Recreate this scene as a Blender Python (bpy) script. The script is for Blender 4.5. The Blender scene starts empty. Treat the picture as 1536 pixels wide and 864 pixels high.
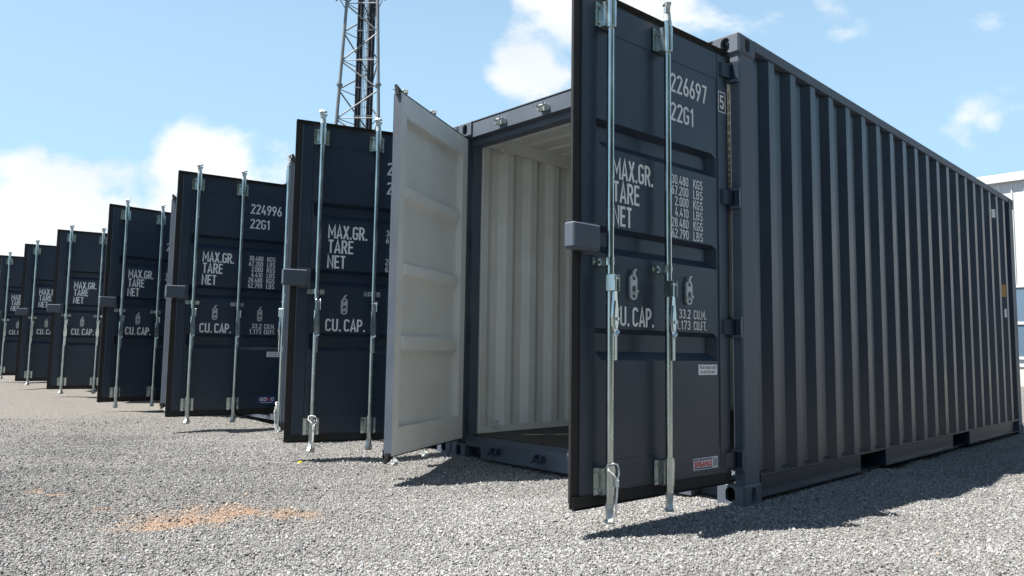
import bpy, bmesh, math, random
import numpy as np
from mathutils import Vector, Matrix

random.seed(7)
rng = np.random.default_rng(11)
SC = bpy.context.scene
COL = SC.collection
rad = math.radians

# ------------------------------------------------------------------ camera
cam_d = bpy.data.cameras.new('camera')
cam = bpy.data.objects.new('camera', cam_d)
COL.objects.link(cam)
cam.location = (1.96806, -3.58394, 0.79506)
cam.rotation_euler = (1.659453, -0.0144716, 0.8076484)
cam_d.sensor_width = 36.0
cam_d.lens = 25.66
cam_d.clip_start = 0.05
cam_d.clip_end = 3000
SC.camera = cam

# ------------------------------------------------------------------ sun, sky
SUN_VEC = Vector((-0.247, -0.42, 1.0)).normalized()      # towards the sun
SUN_EL = math.asin(SUN_VEC.z)
SUN_AZ = math.atan2(SUN_VEC.x, SUN_VEC.y)                # clockwise from +Y
sd = bpy.data.lights.new('sun', 'SUN')
sd.energy = 5.0
sd.angle = rad(0.53)
sd.color = (1.0, 0.955, 0.89)
sun = bpy.data.objects.new('sun', sd)
COL.objects.link(sun)
sun.rotation_euler = (-SUN_VEC).to_track_quat('-Z', 'Y').to_euler()

world = bpy.data.worlds.new('World')
SC.world = world
world.use_nodes = True
SKY_STRENGTH = 0.05


def build_world():
    nt = world.node_tree
    N, L = nt.nodes, nt.links
    N.clear()
    out = N.new('ShaderNodeOutputWorld')
    bg = N.new('ShaderNodeBackground')
    sky = N.new('ShaderNodeTexSky')
    sky.sky_type = 'NISHITA'
    sky.sun_disc = False
    sky.sun_elevation = SUN_EL
    sky.sun_rotation = SUN_AZ
    sky.air_density = 1.0
    sky.dust_density = 0.6
    sky.ozone_density = 1.6
    tc = N.new('ShaderNodeTexCoord')
    d = tc.outputs['Generated']

    def math_n(op, a, b=None, c=None, clamp=False):
        m = N.new('ShaderNodeMath')
        m.operation = op
        m.use_clamp = clamp
        for i, v in enumerate((a, b, c)):
            if v is None:
                continue
            if isinstance(v, (int, float)):
                m.inputs[i].default_value = v
            else:
                L.new(v, m.inputs[i])
        return m.outputs[0]

    # cumulus banks, each a direction, a size and a weight
    banks = [((-0.970, 0.177, 0.130), 0.13, 0.58), ((-0.953, 0.232, 0.175), 0.095, 0.60),
             ((-0.914, 0.341, 0.192), 0.112, 0.76), ((-0.936, 0.303, 0.145), 0.11, 0.50),
             ((-0.885, 0.425, 0.160), 0.13, 0.58), ((-0.985, 0.150, 0.110), 0.11, 0.50),
             ((-0.652, 0.655, 0.382), 0.085, 0.70), ((-0.612, 0.667, 0.425), 0.09, 0.62), ((-0.675, 0.653, 0.345), 0.06, 0.40),
             ((-0.533, 0.724, 0.445), 0.09, 0.46), ((-0.480, 0.763, 0.445), 0.08, 0.34), ((-0.440, 0.795, 0.435), 0.07, 0.22),
             ((-0.286, 0.920, 0.267), 0.046, 0.22), ((-0.264, 0.926, 0.268), 0.046, 0.24), ((-0.238, 0.933, 0.270), 0.046, 0.26),
             ((-0.213, 0.938, 0.273), 0.044, 0.27), ((-0.194, 0.941, 0.278), 0.040, 0.24), ((-0.200, 0.911, 0.361), 0.035, 0.24),
             ((-0.186, 0.937, 0.300), 0.030, 0.26)]
    total = None
    for c, r, w in banks:
        v = N.new('ShaderNodeVectorMath')
        v.operation = 'DISTANCE'
        L.new(d, v.inputs[0])
        v.inputs[1].default_value = Vector(c).normalized()
        q = math_n('DIVIDE', v.outputs['Value'], r)
        q = math_n('MULTIPLY', q, q)
        q = math_n('SUBTRACT', 1.0, q, clamp=True)
        q = math_n('MULTIPLY', q, w)
        total = q if total is None else math_n('MAXIMUM', total, q)
    mp = N.new('ShaderNodeMapping')
    mp.inputs['Scale'].default_value = (1.0, 1.0, 1.5)
    L.new(d, mp.inputs['Vector'])
    no = N.new('ShaderNodeTexNoise')
    no.inputs['Scale'].default_value = 7.5
    no.inputs['Detail'].default_value = 7.0
    no.inputs['Roughness'].default_value = 0.56
    no.inputs['Distortion'].default_value = 0.25
    L.new(mp.outputs[0], no.inputs['Vector'])
    dens = math_n('MULTIPLY_ADD', total, 0.62, no.outputs['Fac'])
    cl = N.new('ShaderNodeMapRange')
    cl.interpolation_type = 'SMOOTHSTEP'
    cl.inputs['From Min'].default_value = 0.65
    cl.inputs['From Max'].default_value = 0.86
    L.new(dens, cl.inputs['Value'])
    # thin veil of high haze everywhere
    no2 = N.new('ShaderNodeTexNoise')
    no2.inputs['Scale'].default_value = 3.0
    no2.inputs['Detail'].default_value = 6.0
    L.new(mp.outputs[0], no2.inputs['Vector'])
    col = N.new('ShaderNodeMix')
    col.data_type = 'RGBA'
    shade = N.new('ShaderNodeMapRange')
    shade.inputs['From Min'].default_value = 0.35
    shade.inputs['From Max'].default_value = 0.6
    L.new(no2.outputs['Fac'], shade.inputs['Value'])
    L.new(shade.outputs[0], col.inputs[0])
    col.inputs[6].default_value = (6.0, 6.5, 7.1, 1)
    col.inputs[7].default_value = (7.8, 7.9, 8.0, 1)
    # the sky itself, a little whitened by humid air
    hz = N.new('ShaderNodeMix')
    hz.data_type = 'RGBA'
    sz = N.new('ShaderNodeSeparateXYZ')
    L.new(d, sz.inputs[0])
    el = N.new('ShaderNodeMapRange')                 # humid air whitens the sky low down, less overhead
    el.interpolation_type = 'SMOOTHSTEP'
    el.inputs['From Min'].default_value = 0.2
    el.inputs['From Max'].default_value = 0.95
    el.inputs['To Min'].default_value = 0.70
    el.inputs['To Max'].default_value = 0.12
    L.new(sz.outputs[2], el.inputs['Value'])
    L.new(el.outputs[0], hz.inputs[0])
    L.new(sky.outputs[0], hz.inputs[6])
    hz.inputs[7].default_value = (4.2, 6.6, 8.6, 1)
    mix = N.new('ShaderNodeMix')
    mix.data_type = 'RGBA'
    L.new(cl.outputs[0], mix.inputs[0])
    L.new(hz.outputs[2], mix.inputs[6])
    L.new(col.outputs[2], mix.inputs[7])
    L.new(mix.outputs[2], bg.inputs['Color'])
    bg.inputs['Strength'].default_value = SKY_STRENGTH
    L.new(bg.outputs[0], out.inputs[0])


build_world()
SC.view_settings.view_transform = 'Standard'
SC.view_settings.look = 'None'
SC.view_settings.exposure = 1.5
SC.view_settings.gamma = 1.0
SC.view_settings.use_curve_mapping = False
SC.render.engine = 'CYCLES'
SC.cycles.max_bounces = 6
SC.cycles.diffuse_bounces = 4
world.cycles.sampling_method = 'MANUAL'
world.cycles.sample_map_resolution = 512

# ------------------------------------------------------------------ materials
MATS = {}


def mat(name, color, rough=0.5, metal=0.0, spec=0.5, var=0.0, vscale=6.0, bump=0.0, bscale=40.0,
        rvar=0.0, stretch=(1, 1, 1), dust=None, dust_amt=0.0, dscale=3.0):
    m = bpy.data.materials.new(name)
    m.use_nodes = True
    nt = m.node_tree
    N, L = nt.nodes, nt.links
    b = N['Principled BSDF']
    b.inputs['Base Color'].default_value = (*color, 1)
    b.inputs['Roughness'].default_value = rough
    b.inputs['Metallic'].default_value = metal
    b.inputs['Specular IOR Level'].default_value = spec
    tc = N.new('ShaderNodeTexCoord')
    mp = N.new('ShaderNodeMapping')
    mp.inputs['Scale'].default_value = stretch
    L.new(tc.outputs['Object'], mp.inputs['Vector'])
    if var or rvar or dust_amt:
        no = N.new('ShaderNodeTexNoise')
        no.inputs['Scale'].default_value = vscale
        no.inputs['Detail'].default_value = 6
        L.new(mp.outputs[0], no.inputs['Vector'])
        hs = N.new('ShaderNodeMapRange')
        hs.inputs['From Min'].default_value = 0.3
        hs.inputs['From Max'].default_value = 0.7
        hs.inputs['To Min'].default_value = 1 - var
        hs.inputs['To Max'].default_value = 1 + var
        L.new(no.outputs['Fac'], hs.inputs['Value'])
        mul = N.new('ShaderNodeVectorMath')
        mul.operation = 'SCALE'
        mul.inputs[0].default_value = color
        L.new(hs.outputs[0], mul.inputs['Scale'])
        src = mul.outputs[0]
        if dust_amt:
            n3 = N.new('ShaderNodeTexNoise')
            n3.inputs['Scale'].default_value = dscale
            n3.inputs['Detail'].default_value = 8
            n3.inputs['Roughness'].default_value = 0.65
            L.new(tc.outputs['Object'], n3.inputs['Vector'])
            dr = N.new('ShaderNodeMapRange')
            dr.inputs['From Min'].default_value = 0.45
            dr.inputs['From Max'].default_value = 0.75
            dr.inputs['To Min'].default_value = 0.0
            dr.inputs['To Max'].default_value = dust_amt
            L.new(n3.outputs['Fac'], dr.inputs['Value'])
            mx = N.new('ShaderNodeMix')
            mx.data_type = 'RGBA'
            L.new(dr.outputs[0], mx.inputs[0])
            L.new(src, mx.inputs[6])
            mx.inputs[7].default_value = (*dust, 1)
            src = mx.outputs[2]
        L.new(src, b.inputs['Base Color'])
        if rvar:
            rr = N.new('ShaderNodeMapRange')
            rr.inputs['From Min'].default_value = 0.3
            rr.inputs['From Max'].default_value = 0.7
            rr.inputs['To Min'].default_value = rough - rvar
            rr.inputs['To Max'].default_value = rough + rvar
            L.new(no.outputs['Fac'], rr.inputs['Value'])
            L.new(rr.outputs[0], b.inputs['Roughness'])
    if bump:
        n2 = N.new('ShaderNodeTexNoise')
        n2.inputs['Scale'].default_value = bscale
        n2.inputs['Detail'].default_value = 4
        L.new(mp.outputs[0], n2.inputs['Vector'])
        bp = N.new('ShaderNodeBump')
        bp.inputs['Strength'].default_value = bump
        bp.inputs['Distance'].default_value = 0.004
        L.new(n2.outputs['Fac'], bp.inputs['Height'])
        L.new(bp.outputs[0], b.inputs['Normal'])
    MATS[name] = m
    return m


PAINT = mat('anthracite_paint', (0.014, 0.025, 0.044), 0.36, spec=0.5, var=0.10, vscale=2.2, rvar=0.05,
            bump=0.16, bscale=5.0, dust=(0.09, 0.09, 0.09), dust_amt=0.06)  # same paint as the frame, kept darker for the shaded sheets
FRAME_LIT = mat('anthracite_paint_sunlit', (0.064, 0.079, 0.104), 0.58, spec=0.45, var=0.12, vscale=3.0, rvar=0.05,
            bump=0.14, bscale=22.0, dust=(0.13, 0.125, 0.12), dust_amt=0.15)  # same paint lightened for frame members, sunlight put into the colour
INNER = mat('pale_grey_paint', (0.61, 0.625, 0.60), 0.55, spec=0.35, var=0.05, vscale=2.0, bump=0.08, bscale=12,
            dust=(0.33, 0.31, 0.26), dust_amt=0.16, dscale=5)
RUBBER = mat('black_rubber', (0.014, 0.013, 0.013), 0.6, spec=0.35, var=0.2, vscale=15)
ZINC = mat('galvanised_steel', (0.50, 0.55, 0.53), 0.23, metal=1.0, var=0.18, vscale=22, rvar=0.08, stretch=(1, 1, 0.35))
ZINC2 = mat('cast_zinc', (0.44, 0.47, 0.46), 0.45, metal=0.45, var=0.15, vscale=40, rvar=0.08)
WHITE = mat('white_lettering', (0.72, 0.73, 0.72), 0.6, var=0.08, vscale=25)
STICK = mat('sticker_white', (0.74, 0.75, 0.75), 0.45, var=0.04, vscale=20)
INK = mat('sticker_ink', (0.05, 0.05, 0.055), 0.6)
RED = mat('sticker_red', (0.60, 0.03, 0.03), 0.5)
BLUE = mat('sticker_blue', (0.02, 0.035, 0.16), 0.45)
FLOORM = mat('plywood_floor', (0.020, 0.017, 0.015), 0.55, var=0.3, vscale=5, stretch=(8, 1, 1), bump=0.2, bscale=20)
AMBER = mat('amber_plate', (0.42, 0.22, 0.05), 0.5)
GALV_T = mat('tower_steel', (0.15, 0.16, 0.165), 0.5, metal=0.3, var=0.15, vscale=3)
CABLE = mat('black_cable', (0.012, 0.012, 0.016), 0.5, var=0.2, vscale=3)
CLAD = mat('white_cladding', (0.48, 0.49, 0.50), 0.45, var=0.03, vscale=0.6)
TRIM = mat('cladding_trim', (0.56, 0.56, 0.56), 0.4, var=0.03, vscale=0.6)
GLASSB = mat('blue_grey_glass', (0.10, 0.15, 0.21), 0.12, spec=0.7, var=0.1, vscale=0.5)
CONC = mat('plinth_concrete', (0.50, 0.48, 0.44), 0.8, var=0.1, vscale=1.0, bump=0.2)
YELLOW = mat('yellow_plastic', (0.75, 0.60, 0.03), 0.5)
WIREM = mat('white_seal_wire', (0.70, 0.70, 0.68), 0.45)

# ------------------------------------------------------------------ mesh helpers


class MB:
    def __init__(self):
        self.v, self.f, self.m = [], [], []

    def add(self, vs, fs, mi=0):
        o = len(self.v)
        self.v += [tuple(a) for a in vs]
        for i, f in enumerate(fs):
            self.f.append(tuple(o + k for k in f))
            self.m.append(mi if isinstance(mi, int) else mi[i])

    def box(self, x0, x1, y0, y1, z0, z1, mi=0):
        """mi: int, or six indices for -z +z -y +x +y -x"""
        vs = [(x0, y0, z0), (x1, y0, z0), (x1, y1, z0), (x0, y1, z0), (x0, y0, z1), (x1, y0, z1), (x1, y1, z1), (x0, y1, z1)]
        fs = [(3, 2, 1, 0), (4, 5, 6, 7), (0, 1, 5, 4), (1, 2, 6, 5), (2, 3, 7, 6), (3, 0, 4, 7)]
        self.add(vs, fs, mi)

    def cbox(self, x0, x1, y0, y1, z0, z1, b=0.004, mi=0):
        """box with chamfered edges"""
        c = Vector(((x0 + x1) / 2, (y0 + y1) / 2, (z0 + z1) / 2))
        h = [(x1 - x0) / 2, (y1 - y0) / 2, (z1 - z0) / 2]
        b = min(b, *(k * 0.8 for k in h))
        bm = bmesh.new()
        bmesh.ops.create_cube(bm, size=1)
        for v in bm.verts:
            v.co = c + Vector((v.co.x * 2 * h[0], v.co.y * 2 * h[1], v.co.z * 2 * h[2]))
        bmesh.ops.bevel(bm, geom=bm.edges[:], offset=b, segments=1, affect='EDGES', profile=0.5)
        bm.verts.index_update()
        self.add([v.co[:] for v in bm.verts], [[v.index for v in f.verts] for f in bm.faces], mi)
        bm.free()

    def prism(self, poly, axis, a, b, mi=0):
        """2-D polygon extruded along axis; poly in the two other axes (cyclic order)"""
        n = len(poly)

        def P(q, t):
            if axis == 'x':
                return (t, q[0], q[1])
            if axis == 'y':
                return (q[0], t, q[1])
            return (q[0], q[1], t)
        vs = [P(q, a) for q in poly] + [P(q, b) for q in poly]
        fs = [tuple(range(n))[::-1], tuple(range(n, 2 * n))]
        for i in range(n):
            j = (i + 1) % n
            fs.append((i, j, n + j, n + i))
        self.add(vs, fs, mi)

    def tube(self, pts, r, n=10, caps=True, closed=False, mi=0):
        pts = [Vector(p) for p in pts]
        k = len(pts)
        rs = r if isinstance(r, (list, tuple)) else [r] * k
        rings = []
        up = None
        for i, p in enumerate(pts):
            if closed:
                t = (pts[(i + 1) % k] - pts[i - 1]).normalized()
            else:
                t = (pts[min(i + 1, k - 1)] - pts[max(i - 1, 0)]).normalized()
            if up is None:
                up = Vector((0, 0, 1)) if abs(t.z) < 0.9 else Vector((1, 0, 0))
            s = t.cross(up).normalized()
            up = s.cross(t).normalized()
            rings.append([p + (s * math.cos(2 * math.pi * j / n) + up * math.sin(2 * math.pi * j / n)) * rs[i] for j in range(n)])
        vs = [q for ring in rings for q in ring]
        fs = []
        for i in range(k if closed else k - 1):
            a, b = i * n, ((i + 1) % k) * n
            for j in range(n):
                fs.append((a + j, a + (j + 1) % n, b + (j + 1) % n, b + j))
        if caps and not closed:
            fs.append(tuple(range(n))[::-1])
            fs.append(tuple(range((k - 1) * n, k * n)))
        self.add(vs, fs, mi)

    def mesh(self, name, mats, smooth=False, angle=None):
        me = bpy.data.meshes.new(name)
        me.from_pydata(self.v, [], self.f)
        bm = bmesh.new()
        bm.from_mesh(me)
        bmesh.ops.recalc_face_normals(bm, faces=bm.faces[:])
        bm.to_mesh(me)
        bm.free()
        for m in (mats if isinstance(mats, (list, tuple)) else [mats]):
            me.materials.append(m)
        me.polygons.foreach_set('material_index', self.m)
        if smooth:
            me.polygons.foreach_set('use_smooth', [True] * len(me.polygons))
            if angle:
                me.set_sharp_from_angle(angle=rad(angle))
        me.update()
        return me


def link(name, me, parent=None, loc=(0, 0, 0), rz=0.0, scale=None):
    o = bpy.data.objects.new(name, me)
    COL.objects.link(o)
    o.location = loc
    o.rotation_euler = (0, 0, rz)
    if scale:
        o.scale = scale
    if parent:
        o.parent = parent
    return o


def tag(o, label=None, cat=None, group=None, kind=None):
    if label:
        o['label'] = label
    if cat:
        o['category'] = cat
    if group:
        o['group'] = group
    if kind:
        o['kind'] = kind
    return o


# ------------------------------------------------------------------ ground
_w = [(rng.uniform(0, 6.28), rng.uniform(0, 6.28), s * rng.uniform(0.8, 1.25), a) for s, a in
      [(0.9, 0.0085)] * 5 + [(2.3, 0.005)] * 6 + [(5.5, 0.0024)] * 7]


def gz(x, y):
    x = np.asarray(x, float)
    y = np.asarray(y, float)
    z = 0.0062 * np.clip(-x - 1.0, 0, 24)
    b = 0
    for th, ph, k, a in _w:
        b = b + a * np.sin((x * math.cos(th) + y * math.sin(th)) * k * 1.6 + ph)
    b = b + 0.0
    return z + np.clip(b, -0.03, 0.014) - 0.006


def sand(x, y):
    """0..1, where ochre sand shows through the gravel"""
    blobs = [(-1.72, -2.36, 0.17, 0.20), (-1.68, -2.14, 0.20, 0.22), (-1.66, -1.98, 0.12, 0.16), (-1.50, -1.86, 0.14, 0.11),
             (-1.42, -1.73, 0.12, 0.10), (-2.66, -2.66, 0.06, 0.06), (-2.50, -2.60, 0.05, 0.05), (-1.95, -1.80, 0.06, 0.05), (-2.1, -2.5, 0.05, 0.04)]
    s = np.full_like(np.asarray(x, float), -9.0)
    for cx, cy, a, b in blobs:
        dx, dy = x - cx, y - cy
        u = dx * 0.30 + dy * 0.954
        v = -dx * 0.954 + dy * 0.30
        s = np.maximum(s, 0.9 - (u / a) ** 2 - (v / b) ** 2)
    n = 0.4 * np.sin(17 * x + 9 * y) * np.sin(13 * y - 7 * x + 1) + 0.45 * np.sin(41 * x + 3) * np.sin(37 * y - 19 * x) + 0.35 * np.sin(83 * x - 31 * y) * np.sin(71 * y + 23 * x)
    return np.clip(s + n * (s > -0.6), 0, 1)


def gravel_ground_material():
    m = bpy.data.materials.new('gravel_ground')
    m.use_nodes = True
    nt = m.node_tree
    N, L = nt.nodes, nt.links
    b = N['Principled BSDF']
    b.inputs['Roughness'].default_value = 0.9
    b.inputs['Specular IOR Level'].default_value = 0.2
    tc = N.new('ShaderNodeTexCoord')
    P = tc.outputs['Object']
    vo = N.new('ShaderNodeTexVoronoi')
    vo.inputs['Scale'].default_value = 105
    L.new(P, vo.inputs['Vector'])
    ramp = N.new('ShaderNodeValToRGB')
    e = ramp.color_ramp.elements
    e[0].position, e[0].color = 0.0, (0.085, 0.083, 0.080, 1)
    e[1].position, e[1].color = 1.0, (0.30, 0.291, 0.280, 1)
    k = ramp.color_ramp.elements.new(0.5)
    k.color = (0.20, 0.194, 0.187, 1)
    sep = N.new('ShaderNodeSeparateColor')
    L.new(vo.outputs['Color'], sep.inputs[0])
    L.new(sep.outputs[0], ramp.inputs[0])
    # larger patches: tan fines between the stones
    no = N.new('ShaderNodeTexNoise')
    no.inputs['Scale'].default_value = 0.55
    no.inputs['Detail'].default_value = 8
    no.inputs['Roughness'].default_value = 0.65
    L.new(P, no.inputs['Vector'])
    sx = N.new('ShaderNodeSeparateXYZ')
    L.new(P, sx.inputs[0])
    far = N.new('ShaderNodeMapRange')
    far.inputs['From Min'].default_value = -3.5
    far.inputs['From Max'].default_value = -8.0
    far.inputs['To Min'].default_value = 0.0
    far.inputs['To Max'].default_value = 0.32
    L.new(sx.outputs[0], far.inputs['Value'])
    ad = N.new('ShaderNodeMath')
    ad.operation = 'ADD'
    L.new(no.outputs['Fac'], ad.inputs[0])
    L.new(far.outputs[0], ad.inputs[1])
    tr = N.new('ShaderNodeMapRange')
    tr.inputs['From Min'].default_value = 0.52
    tr.inputs['From Max'].default_value = 0.95
    tr.inputs['To Max'].default_value = 0.5
    L.new(ad.outputs[0], tr.inputs['Value'])
    mx = N.new('ShaderNodeMix')
    mx.data_type = 'RGBA'
    L.new(tr.outputs[0], mx.inputs[0])
    L.new(ramp.outputs[0], mx.inputs[6])
    mx.inputs[7].default_value = (0.235, 0.205, 0.170, 1)
    at = N.new('ShaderNodeAttribute')
    at.attribute_name = 'sand'
    n4 = N.new('ShaderNodeTexNoise')
    n4.inputs['Scale'].default_value = 14
    n4.inputs['Detail'].default_value = 8
    L.new(P, n4.inputs['Vector'])
    sc = N.new('ShaderNodeMix')
    sc.data_type = 'RGBA'
    L.new(n4.outputs['Fac'], sc.inputs[0])
    sc.inputs[6].default_value = (0.24, 0.145, 0.088, 1)
    sc.inputs[7].default_value = (0.35, 0.255, 0.19, 1)
    mx2 = N.new('ShaderNodeMix')
    mx2.data_type = 'RGBA'
    L.new(at.outputs['Fac'], mx2.inputs[0])
    L.new(mx.outputs[2], mx2.inputs[6])
    L.new(sc.outputs[2], mx2.inputs[7])
    L.new(mx2.outputs[2], b.inputs['Base Color'])
    bp = N.new('ShaderNodeBump')
    bp.inputs['Strength'].default_value = 0.9
    bp.inputs['Distance'].default_value = 0.018
    inv = N.new('ShaderNodeMath')
    inv.operation = 'SUBTRACT'
    inv.inputs[0].default_value = 1.0
    L.new(vo.outputs['Distance'], inv.inputs[1])
    ad2 = N.new('ShaderNodeMath')
    ad2.operation = 'ADD'
    L.new(inv.outputs[0], ad2.inputs[0])
    L.new(sep.outputs[1], ad2.inputs[1])
    L.new(ad2.outputs[0], bp.inputs['Height'])
    L.new(bp.outputs[0], b.inputs['Normal'])
    return m


def axis(lo, hi, a, b, step):
    mid = list(np.arange(a, b + 1e-6, step))
    left = [a - 0.3 * 1.45 ** i for i in range(1, 40)]
    right = [b + 0.3 * 1.45 ** i for i in range(1, 40)]
    return np.array([q for q in left[::-1] if q > lo] + mid + [q for q in right if q < hi])


gx = axis(-900, 900, -6.0, 3.0, 0.06)
gy = axis(-900, 900, -5.0, 4.0, 0.06)
X, Y = np.meshgrid(gx, gy)
fade = np.clip(1.6 - np.hypot(X + 3, Y) / 25, 0, 1)
Z = gz(X, Y) * fade + (1 - fade) * 0.1
nv = X.size
me = bpy.data.meshes.new('ground')
me.vertices.add(nv)
me.vertices.foreach_set('co', np.stack([X.ravel(), Y.ravel(), Z.ravel()], 1).ravel())
ny, nx = X.shape
ii = (np.arange(ny - 1)[:, None] * nx + np.arange(nx - 1)[None, :]).ravel()
quads = np.stack([ii, ii + 1, ii + nx + 1, ii + nx], 1)
me.loops.add(quads.size)
me.loops.foreach_set('vertex_index', quads.ravel())
me.polygons.add(len(quads))
me.polygons.foreach_set('loop_start', np.arange(len(quads)) * 4)
me.polygons.foreach_set('use_smooth', np.ones(len(quads), bool))
a = me.attributes.new('sand', 'FLOAT', 'POINT')
a.data.foreach_set('value', sand(X, Y).ravel().astype(np.float32))
me.update()
me.validate()
me.materials.append(gravel_ground_material())
ground = link('ground', me)
tag(ground, kind='structure')

# ------------------------------------------------------------------ stroke lettering (narrow technical capitals)


def arc(cx, cy, rx, ry, a0, a1, n=10):
    return [(cx + rx * math.cos(rad(a0 + (a1 - a0) * i / n)), cy + ry * math.sin(rad(a0 + (a1 - a0) * i / n))) for i in range(n + 1)]


Lx, Rx, Bz, Tz, rr_ = 0.075, 0.405, 0.07, 0.93, 0.165
MX = (Lx + Rx) / 2
OV = arc(MX, Tz - rr_, rr_, rr_, 0, 180) + arc(MX, Bz + rr_, rr_, rr_, 180, 360)
GLYPH = {   # width, list of (points, closed)
    '0': (0.48, [(OV, True)]),
    '1': (0.36, [([(0.06, 0.76), (0.23, 0.93), (0.23, 0.0)], False)]),
    '2': (0.48, [(arc(MX, Tz - rr_, rr_, rr_, 175, -25) + [(Lx, Bz), (Rx + 0.03, Bz)], False)]),
    '3': (0.48, [(arc(MX, 0.735, 0.15, 0.195, 160, -90) + [(0.2, 0.54)], False), ([(0.2, 0.54)] + arc(MX, 0.30, rr_, 0.235, 90, -165), False)]),
    '4': (0.50, [([(0.27, 1.0), (0.07, 0.27), (0.47, 0.27)], False), ([(0.35, 0.52), (0.35, 0.0)], False)]),
    '5': (0.48, [([(Rx, Tz), (Lx + 0.02, Tz), (Lx, 0.52)] + arc(MX, 0.34, rr_, 0.265, 125, -160), False)]),
    '6': (0.48, [([(0.33, 1.0), (0.105, 0.45)], False), (arc(MX, 0.30, rr_, 0.23, 0, 342, 18), True)]),
    '7': (0.46, [([(0.05, Tz), (0.40, Tz), (0.17, 0.0)], False)]),
    '8': (0.48, [(arc(MX, 0.735, 0.14, 0.19, 0, 342, 18), True), (arc(MX, 0.295, rr_, 0.23, 0, 342, 18), True)]),
    '9': (0.48, [([(0.15, 0.0), (0.375, 0.55)], False), (arc(MX, 0.70, rr_, 0.23, 0, 342, 18), True)]),
    'A': (0.50, [([(0.06, 0.0), (0.25, 0.97), (0.44, 0.0)], False), ([(0.13, 0.27), (0.37, 0.27)], False)]),
    'B': (0.49, [([(Lx, Bz), (Lx, Tz)] + arc(0.25, 0.73, 0.15, 0.2, 90, -90) + [(Lx, 0.53)], False), ([(0.25, 0.53)] + arc(0.25, 0.30, 0.165, 0.23, 90, -90) + [(Lx, Bz)], False)]),
    'C': (0.48, [(arc(MX, Tz - rr_, rr_, rr_, 5, 180) + arc(MX, Bz + rr_, rr_, rr_, 180, 355), False)]),
    'D': (0.49, [([(Lx, Bz), (Lx, Tz)] + arc(0.22, Tz - 0.2, 0.2, 0.2, 90, 0) + arc(0.22, Bz + 0.2, 0.2, 0.2, 0, -90), True)]),
    'E': (0.43, [([(0.40, Tz), (Lx, Tz), (Lx, Bz), (0.40, Bz)], False), ([(Lx, 0.51), (0.36, 0.51)], False)]),
    'F': (0.42, [([(0.39, Tz), (Lx, Tz), (Lx, 0.0)], False), ([(Lx, 0.49), (0.35, 0.49)], False)]),
    'G': (0.48, [(arc(MX, Tz - rr_, rr_, rr_, 5, 180) + arc(MX, Bz + rr_, rr_, rr_, 180, 360) + [(Rx, 0.47), (0.25, 0.47)], False)]),
    'I': (0.20, [([(0.10, 0.0), (0.10, 1.0)], False)]),
    'K': (0.49, [([(Lx, 0.0), (Lx, 1.0)], False), ([(0.42, 1.0), (Lx, 0.38)], False), ([(0.19, 0.56), (0.44, 0.0)], False)]),
    'L': (0.41, [([(Lx, 1.0), (Lx, Bz), (0.39, Bz)], False)]),
    'M': (0.62, [([(Lx, 0.0), (Lx, 0.95), (0.31, 0.32), (0.545, 0.95), (0.545, 0.0)], False)]),
    'N': (0.52, [([(Lx, 0.0), (Lx, 0.95), (0.445, 0.05), (0.445, 1.0)], False)]),
    'P': (0.46, [([(Lx, 0.0), (Lx, Tz)] + arc(0.23, 0.70, 0.165, 0.23, 90, -90) + [(Lx, 0.47)], False)]),
    'R': (0.48, [([(Lx, 0.0), (Lx, Tz)] + arc(0.23, 0.71, 0.165, 0.22, 90, -90) + [(Lx, 0.49)], False), ([(0.24, 0.49), (0.42, 0.0)], False)]),
    'S': (0.47, [(arc(MX, 0.74, 0.155, 0.19, 20, 225, 9) + arc(MX, 0.28, 0.165, 0.21, 50, -160, 10), False)]),
    'T': (0.44, [([(0.03, Tz), (0.41, Tz)], False), ([(0.22, Tz), (0.22, 0.0)], False)]),
    'U': (0.49, [([(Lx, 1.0)] + arc(MX, Bz + rr_, rr_, rr_, 180, 360) + [(Rx, 1.0)], False)]),
    'X': (0.48, [([(0.06, 0.0), (0.42, 1.0)], False), ([(0.06, 1.0), (0.42, 0.0)], False)]),
    'O': (0.48, [(OV, True)]),
    'H': (0.50, [([(Lx, 0.0), (Lx, 1.0)], False), ([(0.425, 0.0), (0.425, 1.0)], False), ([(Lx, 0.52), (0.425, 0.52)], False)]),
    'Y': (0.46, [([(0.05, 1.0), (0.23, 0.48), (0.41, 1.0)], False), ([(0.23, 0.48), (0.23, 0.0)], False)]),
    '.': (0.20, [([(0.10, 0.0), (0.10, 0.15)], False)]),
    ' ': (0.30, []),
}


def ribbon(pts, closed, hw):
    n = len(pts)
    q = [Vector(p) for p in pts]
    clean = [q[0]]
    for p in q[1:]:
        if (p - clean[-1]).length > 1e-4:
            clean.append(p)
    if closed and (clean[0] - clean[-1]).length < 1e-4:
        clean.pop()
    q = clean
    n = len(q)
    vs, fs = [], []
    for i in range(n):
        if closed:
            a, b = q[i] - q[i - 1], q[(i + 1) % n] - q[i]
        else:
            a = q[i] - q[i - 1] if i else q[1] - q[0]
            b = q[i + 1] - q[i] if i < n - 1 else a
        a, b = a.normalized(), b.normalized()
        na, nb = Vector((-a.y, a.x)), Vector((-b.y, b.x))
        m = na + nb
        m = m.normalized() if m.length > 1e-5 else na
        k = hw / max(0.45, m.dot(na))
        vs += [q[i] + m * k, q[i] - m * k]
    for i in range(n if closed else n - 1):
        j = (i + 1) % n
        fs.append((2 * i, 2 * i + 1, 2 * j + 1, 2 * j))
    return vs, fs


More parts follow.
